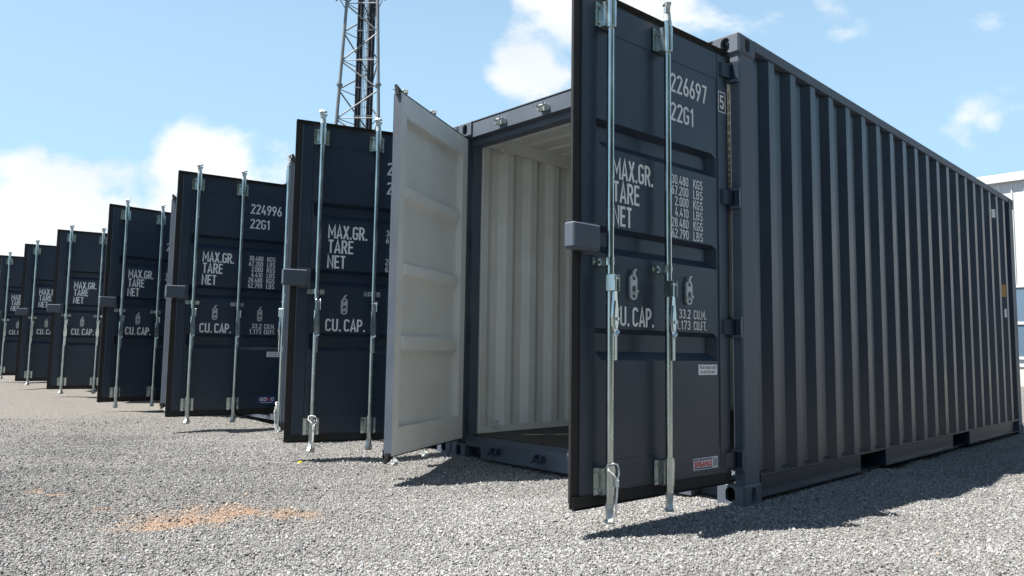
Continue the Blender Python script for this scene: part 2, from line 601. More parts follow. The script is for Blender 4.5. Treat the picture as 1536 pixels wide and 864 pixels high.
def write(mb, text, x_left, z_base, height, width, place, hw=0.066, mi=0):
    """place(x, z) -> 3-D point; the string is fitted to the given width"""
    adv = sum(GLYPH[c][0] + 0.04 for c in text) - 0.04
    kx = width / adv
    x = 0.0
    for i, c in enumerate(text):
        for s, (pts, closed) in enumerate(GLYPH[c][1]):
            vs, fs = ribbon([(px * kx / height, pz) for px, pz in pts], closed, hw)
            mb.add([place(x_left + x * kx + v.x * height, z_base + v.y * height, s) for v in vs], fs, mi)
        x += GLYPH[c][0] + 0.04


# ------------------------------------------------------------------ container meshes
CW, CH, CL = 2.438, 2.591, 6.058
ZB, ZT = 0.137, 2.465
CACHE = {}


def cached(key, fn):
    if key not in CACHE:
        CACHE[key] = fn()
    return CACHE[key]


def casting_mesh():
    """corner casting 162 wide, 178 long, 118 high with oval openings in front (-y), side (+x) and top (+z);
    origin at its outer corner: x in -0.162..0, y in 0..0.178, z in -0.118..0"""
    mb = MB()
    a, b, c = 0.162, 0.178, 0.118
    bev = 0.010

    def holed(corners, hw, hh, r_dir, up, depth):
        ctr = sum((Vector(k) for k in corners), Vector()) / 4
        n = 24
        R_, U_ = Vector(r_dir), Vector(up)
        nn = U_.cross(R_)
        ring, outer = [], []
        hx = (Vector(corners[1]) - Vector(corners[0])).length / 2
        hy = (Vector(corners[2]) - Vector(corners[1])).length / 2
        for i in range(n):
            t = 2 * math.pi * (i + 0.5) / n
            cx, sy = math.cos(t), math.sin(t)
            if hw < hh:
                px, py = hw * cx, hw * sy + (hh - hw) * (1 if sy > 0 else -1)
            else:
                px, py = hh * cx + (hw - hh) * (1 if cx > 0 else -1), hh * sy
            ring.append(ctr + R_ * px + U_ * py)
            s = 1 / max(abs(cx) / 1, abs(sy) / 1)
            outer.append(ctr + R_ * cx * s * hx + U_ * sy * s * hy)
        # put true corners in
        for sx in (-1, 1):
            for sz in (-1, 1):
                tgt = ctr + R_ * sx * hx + U_ * sz * hy
                j = min(range(n), key=lambda q: (outer[q] - tgt).length)
                outer[j] = tgt
        inner = [p - nn * depth for p in ring]
        vs = outer + ring + inner
        fs = []
        for i in range(n):
            j = (i + 1) % n
            fs.append((i, j, n + j, n + i))
            fs.append((n + i, n + j, 2 * n + j, 2 * n + i))
        mb.add(vs, fs)
    # front  y=0 (leave a bevel)
    holed([(-a, 0, -c + bev), (-bev, 0, -c + bev), (-bev, 0, -bev), (-a, 0, -bev)], 0.028, 0.042, (1, 0, 0), (0, 0, 1), -0.028)
    holed([(0, bev, -c + bev), (0, b, -c + bev), (0, b, -bev), (0, bev, -bev)], 0.026, 0.040, (0, 1, 0), (0, 0, 1), -0.028)
    holed([(-a, bev, 0), (-bev, bev, 0), (-bev, b, 0), (-a, b, 0)], 0.032, 0.060, (1, 0, 0), (0, 1, 0), -0.028)
    # remaining faces and chamfers
    vs = [(-a, 0, -c + bev), (-bev, 0, -c + bev), (-bev, 0, -bev), (-a, 0, -bev),            # 0-3 front
          (0, bev, -c + bev), (0, b, -c + bev), (0, b, -bev), (0, bev, -bev),               # 4-7 side
          (-a, bev, 0), (-bev, bev, 0), (-bev, b, 0), (-a, b, 0),                           # 8-11 top
          (-a, bev, -c), (-bev, bev, -c), (-bev, b, -c), (-a, b, -c)]                       # 12-15 bottom
    fs = [(1, 4, 7, 2), (3, 2, 9, 8), (7, 6, 10, 9), (2, 7, 9), (0, 12, 13, 1), (4, 13, 14, 5), (1, 13, 4),
          (12, 15, 14, 13), (15, 11, 10, 6, 5, 14), (0, 3, 8, 11, 15, 12)]
    mb.add(vs, fs)
    me = MB.mesh(mb, 'corner_casting', FRAME_LIT)
    return me


def front_post_mesh():
    mb = MB()
    z0, z1 = 0.119, CH - 0.119
    prof = [(-0.006, 0.020), (-0.006, 0.168), (-0.105, 0.168), (-0.105, 0.085), (-0.062, 0.085), (-0.062, 0.012), (-0.014, 0.012)]
    mb.prism(prof, 'z', z0, z1)
    return mb.mesh('corner_post', FRAME_LIT)


def rear_post_mesh():
    mb = MB()
    z0, z1 = 0.119, CH - 0.119
    prof = [(-0.006, CL - 0.168), (-0.006, CL - 0.02), (-0.02, CL - 0.008), (-0.150, CL - 0.008), (-0.150, CL - 0.04), (-0.05, CL - 0.12), (-0.05, CL - 0.168)]
    mb.prism(prof, 'z', z0, z1)
    return mb.mesh('corner_post', FRAME_LIT)


def corr_profile(y0, y1, first, depth=0.036):
    """(y, inward offset) of the pressed side sheet; outer flats start at `first` + k*0.278"""
    pts = [(y0, 0.0)]
    k = math.floor((y0 - first) / 0.278) - 1
    while True:
        s = first + 0.278 * k
        for yy, d in ((s, 0), (s + 0.072, 0), (s + 0.140, depth), (s + 0.210, depth)):
            if y0 + 0.01 < yy < y1 - 0.01:
                if len(pts) == 1 and d:      # begin flat
                    pts.append((yy - 0.05, 0)) if yy - 0.05 > y0 else None
                pts.append((yy, d))
        k += 1
        if s > y1:
            break
    if pts[-1][1]:
        pts.append((min(pts[-1][0] + 0.068, y1 - 0.004), 0.0))
    pts.append((y1, 0.0))
    return pts


def side_wall_mesh():
    mb = MB()
    prof = corr_profile(0.168, CL - 0.168, 0.361)
    zs = [0.158, 2.535]
    n = len(prof)
    t = 0.004
    xo = -0.012
    out = [(xo - d, y, z) for z in zs for y, d in prof]
    inn = [(xo - d - t, y, z) for z in zs for y, d in prof]
    fs = [(i, i + 1, n + i + 1, n + i) for i in range(n - 1)]
    mb.add(out, fs, 0)
    mb.add(inn, [f[::-1] for f in fs], 1)
    me = bpy.data.meshes.new('side_wall')
    me.from_pydata(mb.v, [], mb.f)
    me.materials.append(PAINT)
    me.materials.append(INNER)
    me.polygons.foreach_set('material_index', mb.m)
    me.update()
    return me


def end_wall_mesh():
    mb = MB()
    prof = []
    x = -CW + 0.15
    while x < -0.15:
        for dx, d in ((0, 0), (0.1, 0), (0.125, 0.045), (0.225, 0.045), (0.25, 0)):
            if x + dx < -0.15:
                prof.append((x + dx, d))
        x += 0.25
    prof.append((-0.15, 0))
    n = len(prof)
    zs = [0.12, 2.5]
    out = [(x, CL - 0.012 - d, z) for z in zs for x, d in prof]
    inn = [(x, CL - 0.016 - d, z) for z in zs for x, d in prof]
    fs = [(i, i + 1, n + i + 1, n + i) for i in range(n - 1)]
    mb.add(out, fs, 0)
    mb.add(inn, fs, 1)
    for z in (0.03, 2.48):
        mb.box(-CW + 0.165, -0.165, CL - 0.07, CL - 0.006, z, z + 0.10, 0)
    me = bpy.data.meshes.new('end_wall')
    me.from_pydata(mb.v, [], mb.f)
    me.materials.append(PAINT)
    me.materials.append(INNER)
    me.polygons.foreach_set('material_index', mb.m)
    me.update()
    return me


def roof_mesh():
    mb = MB()
    prof = [(0.11, 0.0)]
    y = 0.30
    while y < CL - 0.35:
        prof += [(y, 0.0), (y + 0.014, -0.020), (y + 0.105, -0.020), (y + 0.119, 0.0)]
        y += 0.209
    prof.append((CL - 0.07, 0.0))
    n = len(prof)
    xs = [-CW + 0.055, -0.055]
    z = CH - 0.012
    out = [(x, y, z + d) for x in xs for y, d in prof]
    inn = [(x, y, z + d - 0.004) for x in xs for y, d in prof]
    fs = [(i, i + 1, n + i + 1, n + i) for i in range(n - 1)]
    mb.add(out, fs, 0)
    mb.add(inn, fs, 1)
    me = bpy.data.meshes.new('roof')
    me.from_pydata(mb.v, [], mb.f)
    me.materials.append(PAINT)
    me.materials.append(INNER)
    me.polygons.foreach_set('material_index', mb.m)
    me.update()
    return me


def top_rail_mesh():
    mb = MB()
    # steel tube, painted dark outside and pale on the faces inside the box
    mb.box(-0.066, -0.006, 0.178, CL - 0.178, 2.531, 2.589, (0, 0, 0, 0, 0, 1))
    mb.box(-0.076, -0.0665, 0.17, CL - 0.17, 2.45, 2.57, (1, 0, 1, 1, 1, 1))
    return mb.mesh('top_rail', [FRAME_LIT, INNER])


def bottom_rail_mesh():
    mb = MB()
    pockets = [(1.65, 2.005), (3.70, 4.055)]
    segs = [(0.178, pockets[0][0]), (pockets[0][1], pockets[1][0]), (pockets[1][1], CL - 0.178)]
    for a, b in segs:
        mb.box(-0.048, -0.042, a, b, 0.040, 0.1505)                 # web
        mb.box(-0.047, -0.004, a, b, 0.034, 0.0405)                 # lower flange
        mb.box(-0.049, -0.004, a, a + 0.008, 0.041, 0.150)
    mb.box(-0.060, -0.003, 0.178, CL - 0.178, 0.151, 0.160, 0)      # top flange
    for a, b in pockets:
        mb.box(-0.30, -0.043, a - 0.007, a - 0.001, 0.036, 0.150)
        mb.box(-0.30, -0.043, b + 0.001, b + 0.007, 0.036, 0.150)
        mb.box(-0.30, -0.043, a, b, 0.030, 0.0335)
        mb.box(-0.302, -0.299, a, b, 0.034, 0.150)
    mb.box(-0.0605, -0.056, 0.178, CL - 0.178, 0.160, 0.215, 1)
    return mb.mesh('bottom_rail', [PAINT, INNER])


def floor_board_mesh():
    mb = MB()
    mb.cbox(-0.574, 0.574, -0.583, 0.583, -0.026, 0.0, 0.002)
    return mb.mesh('floor_board', FLOORM)


def floor_frame_mesh():
    mb = MB()
    y = 0.35
    while y < CL - 0.2:
        mb.box(-CW + 0.31, -0.31, y, y + 0.045, 0.04, 0.137)
        y += 0.32
    mb.box(-CW + 0.06, -0.06, 0.12, CL - 0.02, 0.1375, 0.1385)
    mb.box(-CW / 2 - 0.02, -CW / 2 + 0.02, 0.125, CL - 0.03, 0.139, 0.1655)
    return mb.mesh('floor_frame', PAINT)


def header_mesh():
    mb = MB()
    x0, x1 = -CW + 0.1625, -0.1625
    mb.prism([(0.014, 2.462), (0.014, 2.572), (0.020, 2.580), (0.112, 2.582), (0.112, 2.462)], 'x', x0, x1)
    mb.box(-CW + 0.107, -0.107, 0.075, 0.16, 2.415, 2.4615, (0, 1, 0, 0, 1, 0))
    mb.box(x0, x1, 0.010, 0.030, 2.5825, 2.5885)                    # rain lip
    return mb.mesh('door_header', [FRAME_LIT, INNER])


def sill_mesh():
    mb = MB()
    x0, x1 = -CW + 0.1625, -0.1625
    # front plate leaves a square recess beside each casting
    mb.box(x0 + 0.17, x1 - 0.17, 0.010, 0.022, 0.020, 0.130)
    mb.box(x0, x0 + 0.17, 0.010, 0.022, 0.100, 0.130)
    mb.box(x1 - 0.17, x1, 0.010, 0.022, 0.100, 0.130)
    mb.prism([(0.010, 0.1302), (0.010, 0.140), (0.085, 0.158), (0.125, 0.162), (0.125, 0.1302)], 'x', -CW + 0.107, -0.107)
    mb.box(x0, x1, 0.115, 0.124, 0.020, 0.130)
    mb.box(x0 + 0.17, x1 - 0.17, 0.0222, 0.114, 0.020, 0.028)
    for xx in (x0 + 0.17, x1 - 0.176):
        mb.box(xx, xx + 0.006, 0.0222, 0.1148, 0.0282, 0.1298)
    return mb.mesh('door_sill', FRAME_LIT)


def keeper_mesh(up):
    """cam keeper: a forked catch, origin on the face it is welded to"""
    mb = MB()
    s = 1 if up else -1
    mb.cbox(-0.038, -0.022, -0.050, 0.0, -0.022, 0.022, 0.003)
    mb.cbox(0.022, 0.038, -0.050, 0.0, -0.022, 0.022, 0.003)
    mb.cbox(-0.040, 0.040, -0.012, 0.0, -0.016, 0.016, 0.003)
    mb.tube([(-0.040, -0.040, s * 0.012), (0.040, -0.040, s * 0.012)], 0.010, 8)
    mb.prism([(-0.050, s * 0.022), (-0.072, s * 0.030), (-0.066, s * 0.012), (-0.046, -s * 0.006)], 'x', -0.034, -0.024)
    mb.prism([(-0.050, s * 0.022), (-0.072, s * 0.030), (-0.066, s * 0.012), (-0.046, -s * 0.006)], 'x', 0.024, 0.034)
    return mb.mesh('cam_keeper', ZINC2 if up else PAINT)


def door_mesh(side):
    """leaf; closed position, hinge axis at the origin, x = s*u, outer face at y = 0, inner +y"""
    s = -1 if side == 'R' else 1
    W = 1.160 if side == 'R' else 1.118
    u0 = 0.030
    uA, uB = (0.120, 1.075) if side == 'R' else (0.120, 1.035)
    z0, z1 = 0.152, 2.446
    zA, zB = 0.322, 2.300
    TH = 0.058
    mb = MB()

    def bx(ua, ub, ya, yb, za, zb):
        xa, xb = sorted((s * ua, s * ub))
        mb.box(xa, xb, ya, yb, za, zb, (0, 0, 0, 0, 1, 0))
    def cb(ua, ub, ya, yb, za, zb):
        # bevelled outer frame member whose inner face is pale
        xa, xb = sorted((s * ua, s * ub))
        k = len(mb.f)
        mb.cbox(xa, xb, ya, yb, za, zb, 0.005)
        for i in range(k, len(mb.f)):
            ys = [mb.v[j][1] for j in mb.f[i]]
            if min(ys) > yb - 0.006:
                mb.m[i] = 1
    cb(u0, uA, 0.0, 0.012, z0, z1)
    cb(uB, W, 0.0, 0.012, z0, z1)

    def inner(ua, ub, za, zb, pale):
        xa, xb = sorted((s * ua, s * ub))
        mb.box(xa, xb, 0.0095, TH, za, zb, [1 if k in pale else 0 for k in ('-z', '+z', '-y', '+x', '+y', '-x')])
    toward, away = ('-x', '+x') if s < 0 else ('+x', '-x')
    inner(u0 + 0.001, uA, z0 + 0.001, z1 - 0.001, ('+y', toward))
    inner(uB, W - 0.001, z0 + 0.001, z1 - 0.001, ('+y', away))
    mb.m[-6 + ('-z', '+z', '-y', '+x', '+y', '-x').index(toward)] = 2  # free-edge face takes the lightened copy, so sunlight is painted on it
    bx(uA - 0.001, uB + 0.001, 0.0035, 0.0095, zB, z1 - 0.0015)
    bx(uA - 0.001, uB + 0.001, 0.0035, 0.0095, z0 + 0.0015, zA)
    inner(uA, uB, zB + 0.001, z1 - 0.0025, ('+y', '-z'))
    inner(uA, uB, z0 + 0.0025, zA - 0.001, ('+y', '+z'))
    # pressed panel: three recessed bands with sloped ends and sides
    bands = [(1.748, 1.876), (1.252, 1.378), (0.768, 0.912)]
    zl = [zA - 0.004]
    for b0, b1 in sorted(bands):
        zl += [b0, b0 + 0.040, b1 - 0.022, b1]
    zl.append(zB + 0.004)
    ul = [uA - 0.004, uA + 0.012, uA + 0.052, uB - 0.052, uB - 0.012, uB + 0.004]

    def depth(u, z):
        for b0, b1 in bands:
            if b0 + 0.039 <= z <= b1 - 0.021 and uA + 0.05 <= u <= uB - 0.05:
                return 0.047
        return 0.006
    nz, nu = len(zl), len(ul)
    for off, mi in ((0.0, 0), (0.0045, 1)):
        vs = [(s * u, depth(u, z) + off, z) for z in zl for u in ul]
        fs = [(j * nu + i, j * nu + i + 1, (j + 1) * nu + i + 1, (j + 1) * nu + i) for j in range(nz - 1) for i in range(nu - 1)]
        if s > 0:
            pass
        mb.add(vs, fs, mi)
    me = bpy.data.meshes.new('door')
    me.from_pydata(mb.v, [], mb.f)
    me.materials.append(PAINT)
    me.materials.append(INNER)
    me.materials.append(FRAME_LIT)
    me.polygons.foreach_set('material_index', mb.m)
    me.update()
    return me


def gasket_mesh(side):
    s = -1 if side == 'R' else 1
    W = 1.1605 if side == 'R' else 1.1185
    z0, z1 = 0.1515, 2.4465
    mb = MB()

    def bx(ua, ub, ya, yb, za, zb):
        xa, xb = sorted((s * ua, s * ub))
        mb.box(xa, xb, ya, yb, za, zb)
    ue = 1.207 if side == 'R' else W
    bx(0.012, ue, 0.010, 0.018, ZB, z0)            # bottom lip
    bx(0.012, ue, 0.010, 0.018, z1, ZT)            # top lip
    bx(0.012, 0.0298, 0.010, 0.018, z0, z1)        # hinge side
    bx(0.018, W, 0.018, 0.050, ZB + 0.008, z0)
    bx(0.03, ue, -0.004, -0.001, ZB, 0.186)       # cover strip along the foot of the outer face
    bx(0.018, W, 0.018, 0.050, z1, ZT - 0.006)
    # flap lips folded slightly outwards
    for za, zb in ((ZT - 0.002, ZT + 0.010), (ZB + 0.002, ZB - 0.008)):
        vs = [(s * 0.012, 0.012, za), (s * ue, 0.012, za), (s * ue, -0.010, zb), (s * 0.012, -0.010, zb),
              (s * 0.012, 0.018, za), (s * ue, 0.018, za), (s * ue, -0.006, zb + 0.001), (s * 0.012, -0.006, zb + 0.001)]
        mb.add(vs, [(0, 1, 2, 3), (7, 6, 5, 4), (0, 4, 5, 1), (3, 2, 6, 7), (0, 3, 7, 4), (1, 5, 6, 2)])
    if side == 'R':
        bx(W, 1.207, 0.008, 0.018, z0, z1)
        bx(W, 1.180, 0.018, 0.050, z0, z1)
    else:
        # pointed corner flaps left standing at the free edge
        for zc, d in ((ZT, 1), (ZB, -1)):
            vs = [(s * (W - 0.06), 0.020, zc - 0.02 * d), (s * (W + 0.012), 0.020, zc - 0.035 * d), (s * (W + 0.014), 0.012, zc + 0.032 * d), (s * (W - 0.05), 0.016, zc + 0.004 * d),
                  (s * (W - 0.06), 0.050, zc - 0.02 * d), (s * (W + 0.012), 0.050, zc - 0.035 * d), (s * (W + 0.014), 0.030, zc + 0.032 * d), (s * (W - 0.05), 0.040, zc + 0.004 * d)]
            mb.add(vs, [(0, 1, 2, 3), (7, 6, 5, 4), (0, 4, 5, 1), (1, 5, 6, 2), (2, 6, 7, 3), (3, 7, 4, 0)])
    return mb.mesh('gasket', RUBBER)


BAR_Y = -0.048


def bar_mesh():
    mb = MB()
    mb.tube([(0, 0, 0.105), (0, 0, 2.500)], 0.0172, 20)
    mb.tube([(0, 0, 0.150), (0, 0, 0.186)], 0.0235, 20)
    mb.tube([(0, 0, 0.297), (0, 0, 0.312)], 0.026, 20)
    mb.tube([(0, 0, 2.294), (0, 0, 2.309)], 0.026, 20)
    mb.tube([(0, 0, 2.418), (0, 0, 2.452)], 0.0235, 20)
    return mb.mesh('locking_bar', ZINC, True, 40)


def cam_mesh():
    """forked cam on the end of a bar, pointing up; origin at the bar end"""
    mb = MB()
    mb.tube([(0, 0, -0.035), (0, 0, 0.0), (0, 0, 0.012)], [0.021, 0.019, 0.012], 12)
    mb.prism([(-0.016, 0.0), (0.016, 0.0), (0.022, 0.024), (0.040, 0.040), (0.034, 0.052), (0.010, 0.040), (-0.012, 0.044), (-0.036, 0.060),
              (-0.042, 0.050), (-0.024, 0.026)], 'y', -0.011, 0.011)
    mb.cbox(-0.010, 0.022, -0.020, 0.020, 0.052, 0.066, 0.003)
    mb.cbox(-0.008, 0.008, -0.008, 0.008, 0.036, 0.056, 0.002)
    return mb.mesh('cam_end', ZINC2)


def guide_mesh():
    """bracket that holds the bar near top or bottom: a wrapped saddle on a bolted plate; 116 high"""
    mb = MB()
    h = 0.058
    prof = []
    for i in range(13):
        t = rad(200 - 220 * i / 12)
        prof.append((0.027 * math.cos(t), BAR_Y - 0.027 * math.sin(t)))
    prof = [(-0.056, 0.0), (-0.056, -0.006), (-0.033, -0.008)] + prof + [(0.033, -0.008), (0.056, -0.006), (0.056, 0.0)]
    mb.prism([(x, y) for x, y in prof], 'z', -h, h)
    for x in (-0.046, 0.046):
        for z in (-0.036, 0.036):
            mb.tube([(x, -0.005, z), (x, -0.013, z)], 0.008, 6)
    return mb.mesh('bar_guide', ZINC)


def clamp_mesh():
    mb = MB()
    h = 0.018
    prof = []
    for i in range(11):
        t = rad(195 - 210 * i / 10)
        prof.append((0.023 * math.cos(t), BAR_Y - 0.023 * math.sin(t)))
    prof = [(-0.062, 0.0), (-0.062, -0.005), (-0.028, -0.006)] + prof + [(0.028, -0.006), (0.062, -0.005), (0.062, 0.0)]
    mb.prism(prof, 'z', -h, h)
    for x in (-0.048, 0.048):
        mb.tube([(x, -0.004, 0), (x, -0.012, 0)], 0.008, 6)
    mb.tube([(0.0, BAR_Y - 0.022, 0), (0.0, BAR_Y - 0.027, 0)], 0.007, 6)
    return mb.mesh('bar_clamp', ZINC)


def handle_mesh():
    """fork hub on the bar, with the lever hanging down along it; origin on the bar axis at hub middle"""
    mb = MB()
    for x in (-0.020, 0.013):
        mb.cbox(x, x + 0.007, -0.040, 0.010, -0.038, 0.040, 0.004)
    mb.cbox(-0.0125, 0.0125, 0.004, 0.018, -0.032, 0.032, 0.003)
    mb.tube([(-0.025, -0.030, 0.022), (0.025, -0.030, 0.022)], 0.007, 8)
    # lever: a plate close to the bar that widens to a lens, then a ribbed grip
    ya, yb = -0.031, -0.020
    outl = [(-0.010, 0.030), (0.010, 0.030), (0.010, -0.030), (0.011, -0.060), (0.017, -0.115), (0.019, -0.150), (0.017, -0.195), (0.006, -0.225),
            (-0.010, -0.225), (-0.022, -0.195), (-0.025, -0.150), (-0.022, -0.115), (-0.014, -0.060), (-0.011, -0.030)]
    mb.prism(outl, 'y', ya, yb)
    mb.prism([(0.006, -0.080), (0.012, -0.120), (0.013, -0.150), (0.010, -0.190), (-0.002, -0.206), (-0.014, -0.190), (-0.017, -0.150), (-0.014, -0.120), (-0.008, -0.080)], 'y', ya - 0.005, ya + 0.001)
    mb.tube([(0.002, ya - 0.012, -0.160), (0.002, ya, -0.160)], 0.008, 8)
    vs = [(-0.012, ya, -0.223), (0.015, ya, -0.204), (0.017, ya - 0.010, -0.214), (-0.010, ya - 0.010, -0.234)]
    vs += [(x, y + 0.001, z - 0.006) for x, y, z in vs]
    mb.add(vs, [(0, 1, 2, 3), (7, 6, 5, 4), (0, 4, 5, 1), (1, 5, 6, 2), (2, 6, 7, 3), (3, 7, 4, 0)])
    mb.cbox(-0.013, 0.013, -0.030, -0.0185, -0.345, -0.222, 0.003)
    for i in range(8):
        z = -0.335 + i * 0.013
        mb.cbox(-0.011, 0.011, -0.033, -0.029, z, z + 0.006, 0.0015)
    return mb.mesh('lever_handle', ZINC)


def catch_mesh(side):
    """handle retainer on the panel: a long rounded plate with a hooked flag on top and a block below"""
    mb = MB()

    def plate(cx, za, zb, r, ya, yb):
        pts = [(cx + r * math.cos(rad(a)), zb - r + r * math.sin(rad(a))) for a in range(0, 181, 20)]
        pts += [(cx + r * math.cos(rad(a)), za + r + r * math.sin(rad(a))) for a in range(180, 361, 20)]
        mb.prism(pts, 'y', ya, yb)
    plate(0, -0.078, 0.044, 0.0245, -0.013, 0.0)
    mb.box(-0.010, 0.011, -0.0142, -0.0128, -0.036, -0.012, 1)
    mb.cbox(-0.002, 0.016, -0.030, -0.010, -0.046, -0.030, 0.003)
    mb.prism([(-0.010, 0.034), (0.009, 0.034), (0.005, 0.048), (0.010, 0.060), (0.022, 0.068), (0.004, 0.069), (-0.008, 0.056)], 'y', -0.017, -0.010)
    for z in (0.024, -0.060):
        mb.tube([(0, -0.012, z), (0, -0.016, z)], 0.008, 8, mi=1)
    return mb.mesh('handle_catch', [ZINC2, PAINT])


def hinge_mesh(side):
    """hinge blade across the leaf's edge; origin on the pin"""
    s = -1 if side == 'R' else 1
    mb = MB()
    h = 0.039
    poly = [(s * -0.014, -0.016), (s * 0.020, -0.018), (s * 0.085, -0.009), (s * 0.105, -0.0005), (s * 0.105, 0.0), (s * 0.020, 0.006), (s * -0.014, 0.012)]
    mb.prism(poly, 'z', -h, h)
    mb.tube([(0, 0, -h - 0.022), (0, 0, h + 0.020)], 0.0095, 12)
    mb.tube([(0, 0, h + 0.004), (0, 0, h + 0.014)], 0.015, 12)
    return mb.mesh('hinge', PAINT)


def hinge_lug_mesh(side):
    s = -1 if side == 'R' else 1
    mb = MB()
    for za, zb in ((-0.058, -0.042), (0.041, 0.057)):
        mb.prism([(s * 0.012, 0.014), (s * 0.012, -0.008), (s * 0.0, -0.016), (s * -0.012, -0.012), (s * -0.052, 0.0), (s * -0.052, 0.016)], 'z', za, zb)
    mb.box(*sorted((s * -0.022, s * -0.052)), -0.006, 0.0145, -0.0415, 0.0405)
    return mb.mesh('hinge_lug', PAINT)


def lock_box_mesh():
    mb = MB()
    x0, x1 = -1.268, -1.098
    mb.cbox(x0, x1, -0.062, -0.001, 1.252, 1.362, 0.006)
    mb.cbox(x0 + 0.012, x1 - 0.012, -0.056, -0.004, 1.246, 1.254, 0.002)
    mb.box(x0 + 0.11, x1 + 0.03, -0.008, -0.001, 1.235, 1.382)
    return mb.mesh('lock_box', FRAME_LIT)


def seal_mesh():
    mb = MB()
    pts = [(-0.026, -0.060, 0.055), (-0.010, -0.078, 0.062), (0.016, -0.080, 0.055), (0.034, -0.070, 0.035), (0.022, -0.083, 0.012),
           (0.008, -0.086, -0.010), (-0.008, -0.084, 0.010), (-0.030, -0.070, 0.032)]
    mb.tube(pts, 0.0042, 6, closed=True)
    mb.tube([(0.008, -0.086, -0.010), (0.010, -0.084, -0.060), (0.006, -0.080, -0.120), (0.012, -0.076, -0.165)], 0.0045, 6)
    mb.cbox(0.0, 0.016, -0.092, -0.080, -0.040, -0.008, 0.003)
    return mb.mesh('seal_wire', WIREM)


FACE = 0.006   # outer surface of the pressed panel below the frame face


def on_panel(x, z, lift=0):
    return (x, FACE - 0.0015 - 0.0002 * lift, z)


def on_frame(x, z, lift=0):
    return (x, -0.0015 - 0.0002 * lift, z)


def line_mesh(items, place=None):
    mb = MB()
    for text, x, z, h, w in items:
        write(mb, text, x, z, h, w, place or on_panel)
    return mb.mesh('lettering', WHITE)


LINES = [[('MAX.GR.', -0.951, 1.614, 0.100, 0.296)], [('TARE', -0.948, 1.504, 0.100, 0.190)], [('NET', -0.950, 1.391, 0.098, 0.136)],
         [('CU.', -0.948, 0.926, 0.092, 0.118), ('CAP.', -0.812, 0.926, 0.092, 0.160)],
         [('33.2', -0.460, 0.980, 0.047, 0.098), ('CU.M.', -0.338, 0.980, 0.047, 0.108)],
         [('1.173', -0.482, 0.924, 0.046, 0.118), ('CU.FT.', -0.338, 0.924, 0.046, 0.114)]]
for i, (a, b) in enumerate([('30.480', 'KGS'), ('67.200', 'LBS'), ('2.000', 'KGS'), ('4.410', 'LBS'), ('28.480', 'KGS'), ('62.790', 'LBS')]):
    wd = 0.140 if len(a) == 6 else 0.112
    LINES.append([(a, -0.375 - wd, 1.660 - 0.055 * i, 0.048, wd), (b, -0.336, 1.660 - 0.055 * i, 0.048, 0.083)])
LINES.append([('22G1', -0.520, 1.986, 0.097, 0.198)])


def check_mesh(check):
    mb = MB()
    write(mb, check, -0.098, 2.139, 0.078, 0.040, on_frame)
    x0, x1, z0, z1, t = -0.113, -0.045, 2.120, 2.236, 0.005
    for q in ((x0, x1, z0, z0 + t), (x0, x1, z1 - t, z1), (x0, x0 + t, z0 + t, z1 - t), (x1 - t, x1, z0 + t, z1 - t)):
        mb.add([(q[0], -0.0015, q[2]), (q[1], -0.0015, q[2]), (q[1], -0.0015, q[3]), (q[0], -0.0015, q[3])], [(0, 1, 2, 3)])
    return mb.mesh('lettering', WHITE)


def sheet(mb, x0, x1, y, z0, z1, mi):
    mb.add([(x0, y, z0), (x1, y, z0), (x1, y, z1), (x0, y, z1)], [(0, 1, 2, 3)], mi)


def tiny_text(mb, text, x0, z0, h, width, y, mi):
    write(mb, text.upper(), x0, z0, h, width, lambda a, b, s=0: (a, y - 0.00015 * s, b), 0.07, mi)


def notice_mesh():
    mb = MB()
    y = FACE - 0.0012
    mb.box(-0.300, -0.138, y, FACE - 0.0002, 0.696, 0.749, 0)
    tiny_text(mb, 'NYLON HINGES USED', -0.290, 0.727, 0.014, 0.140, y - 0.0006, 1)
    tiny_text(mb, 'DO NOT USE HEAT', -0.284, 0.704, 0.014, 0.128, y - 0.0006, 1)
    return mb.mesh('notice_sticker', [STICK, INK])


def maker_mesh():
    mb = MB()
    y = 0.0022
    mb.box(-0.352, -0.144, y, 0.0034, 0.220, 0.278, 0)
    sheet(mb, -0.348, -0.192, y - 0.0005, 0.224, 0.231, 1)
    sheet(mb, -0.348, -0.192, y - 0.0005, 0.267, 0.274, 1)
    write(mb, 'SINGAMAS', -0.347, 0.2345, 0.029, 0.152, lambda a, b, s=0: (a, y - 0.0006 - 0.00015 * s, b), 0.115, 2)
    sheet(mb, -0.186, -0.148, y - 0.0005, 0.228, 0.271, 3)
    return mb.mesh('maker_sticker', [STICK, BLUE, RED, MATS['code_grey']])


mat('code_grey', (0.36, 0.37, 0.37), 0.6, var=0.25, vscale=160)


def dealer_mesh():
    mb = MB()
    y = 0.0022
    mb.box(-0.367, -0.193, y, 0.0034, 0.228, 0.310, 0)
    place = lambda a, b, s=0: (a, y - 0.0006 - 0.00015 * s, b)
    for c, x, w, mi in (('G', -0.352, 0.036, 1), ('D', -0.313, 0.034, 1), ('K', -0.276, 0.030, 2), ('O', -0.244, 0.036, 1)):
        write(mb, c, x, 0.258, 0.032, w, place, 0.11, mi)
    sheet(mb, -0.340, -0.220, y - 0.0005, 0.240, 0.2440, 1)
    return mb.mesh('dealer_sticker', [BLUE, STICK, RED])


def ring_mesh():
    mb = MB()
    pts = [(0.012, 0.026 * math.cos(2 * math.pi * i / 14), 0.026 * math.sin(2 * math.pi * i / 14)) for i in range(14)]
    mb.tube(pts, 0.006, 8, closed=True)
    mb.cbox(0.0, 0.014, -0.012, 0.012, 0.010, 0.034, 0.003)
    return mb.mesh('lashing_ring', INNER, True, 50)


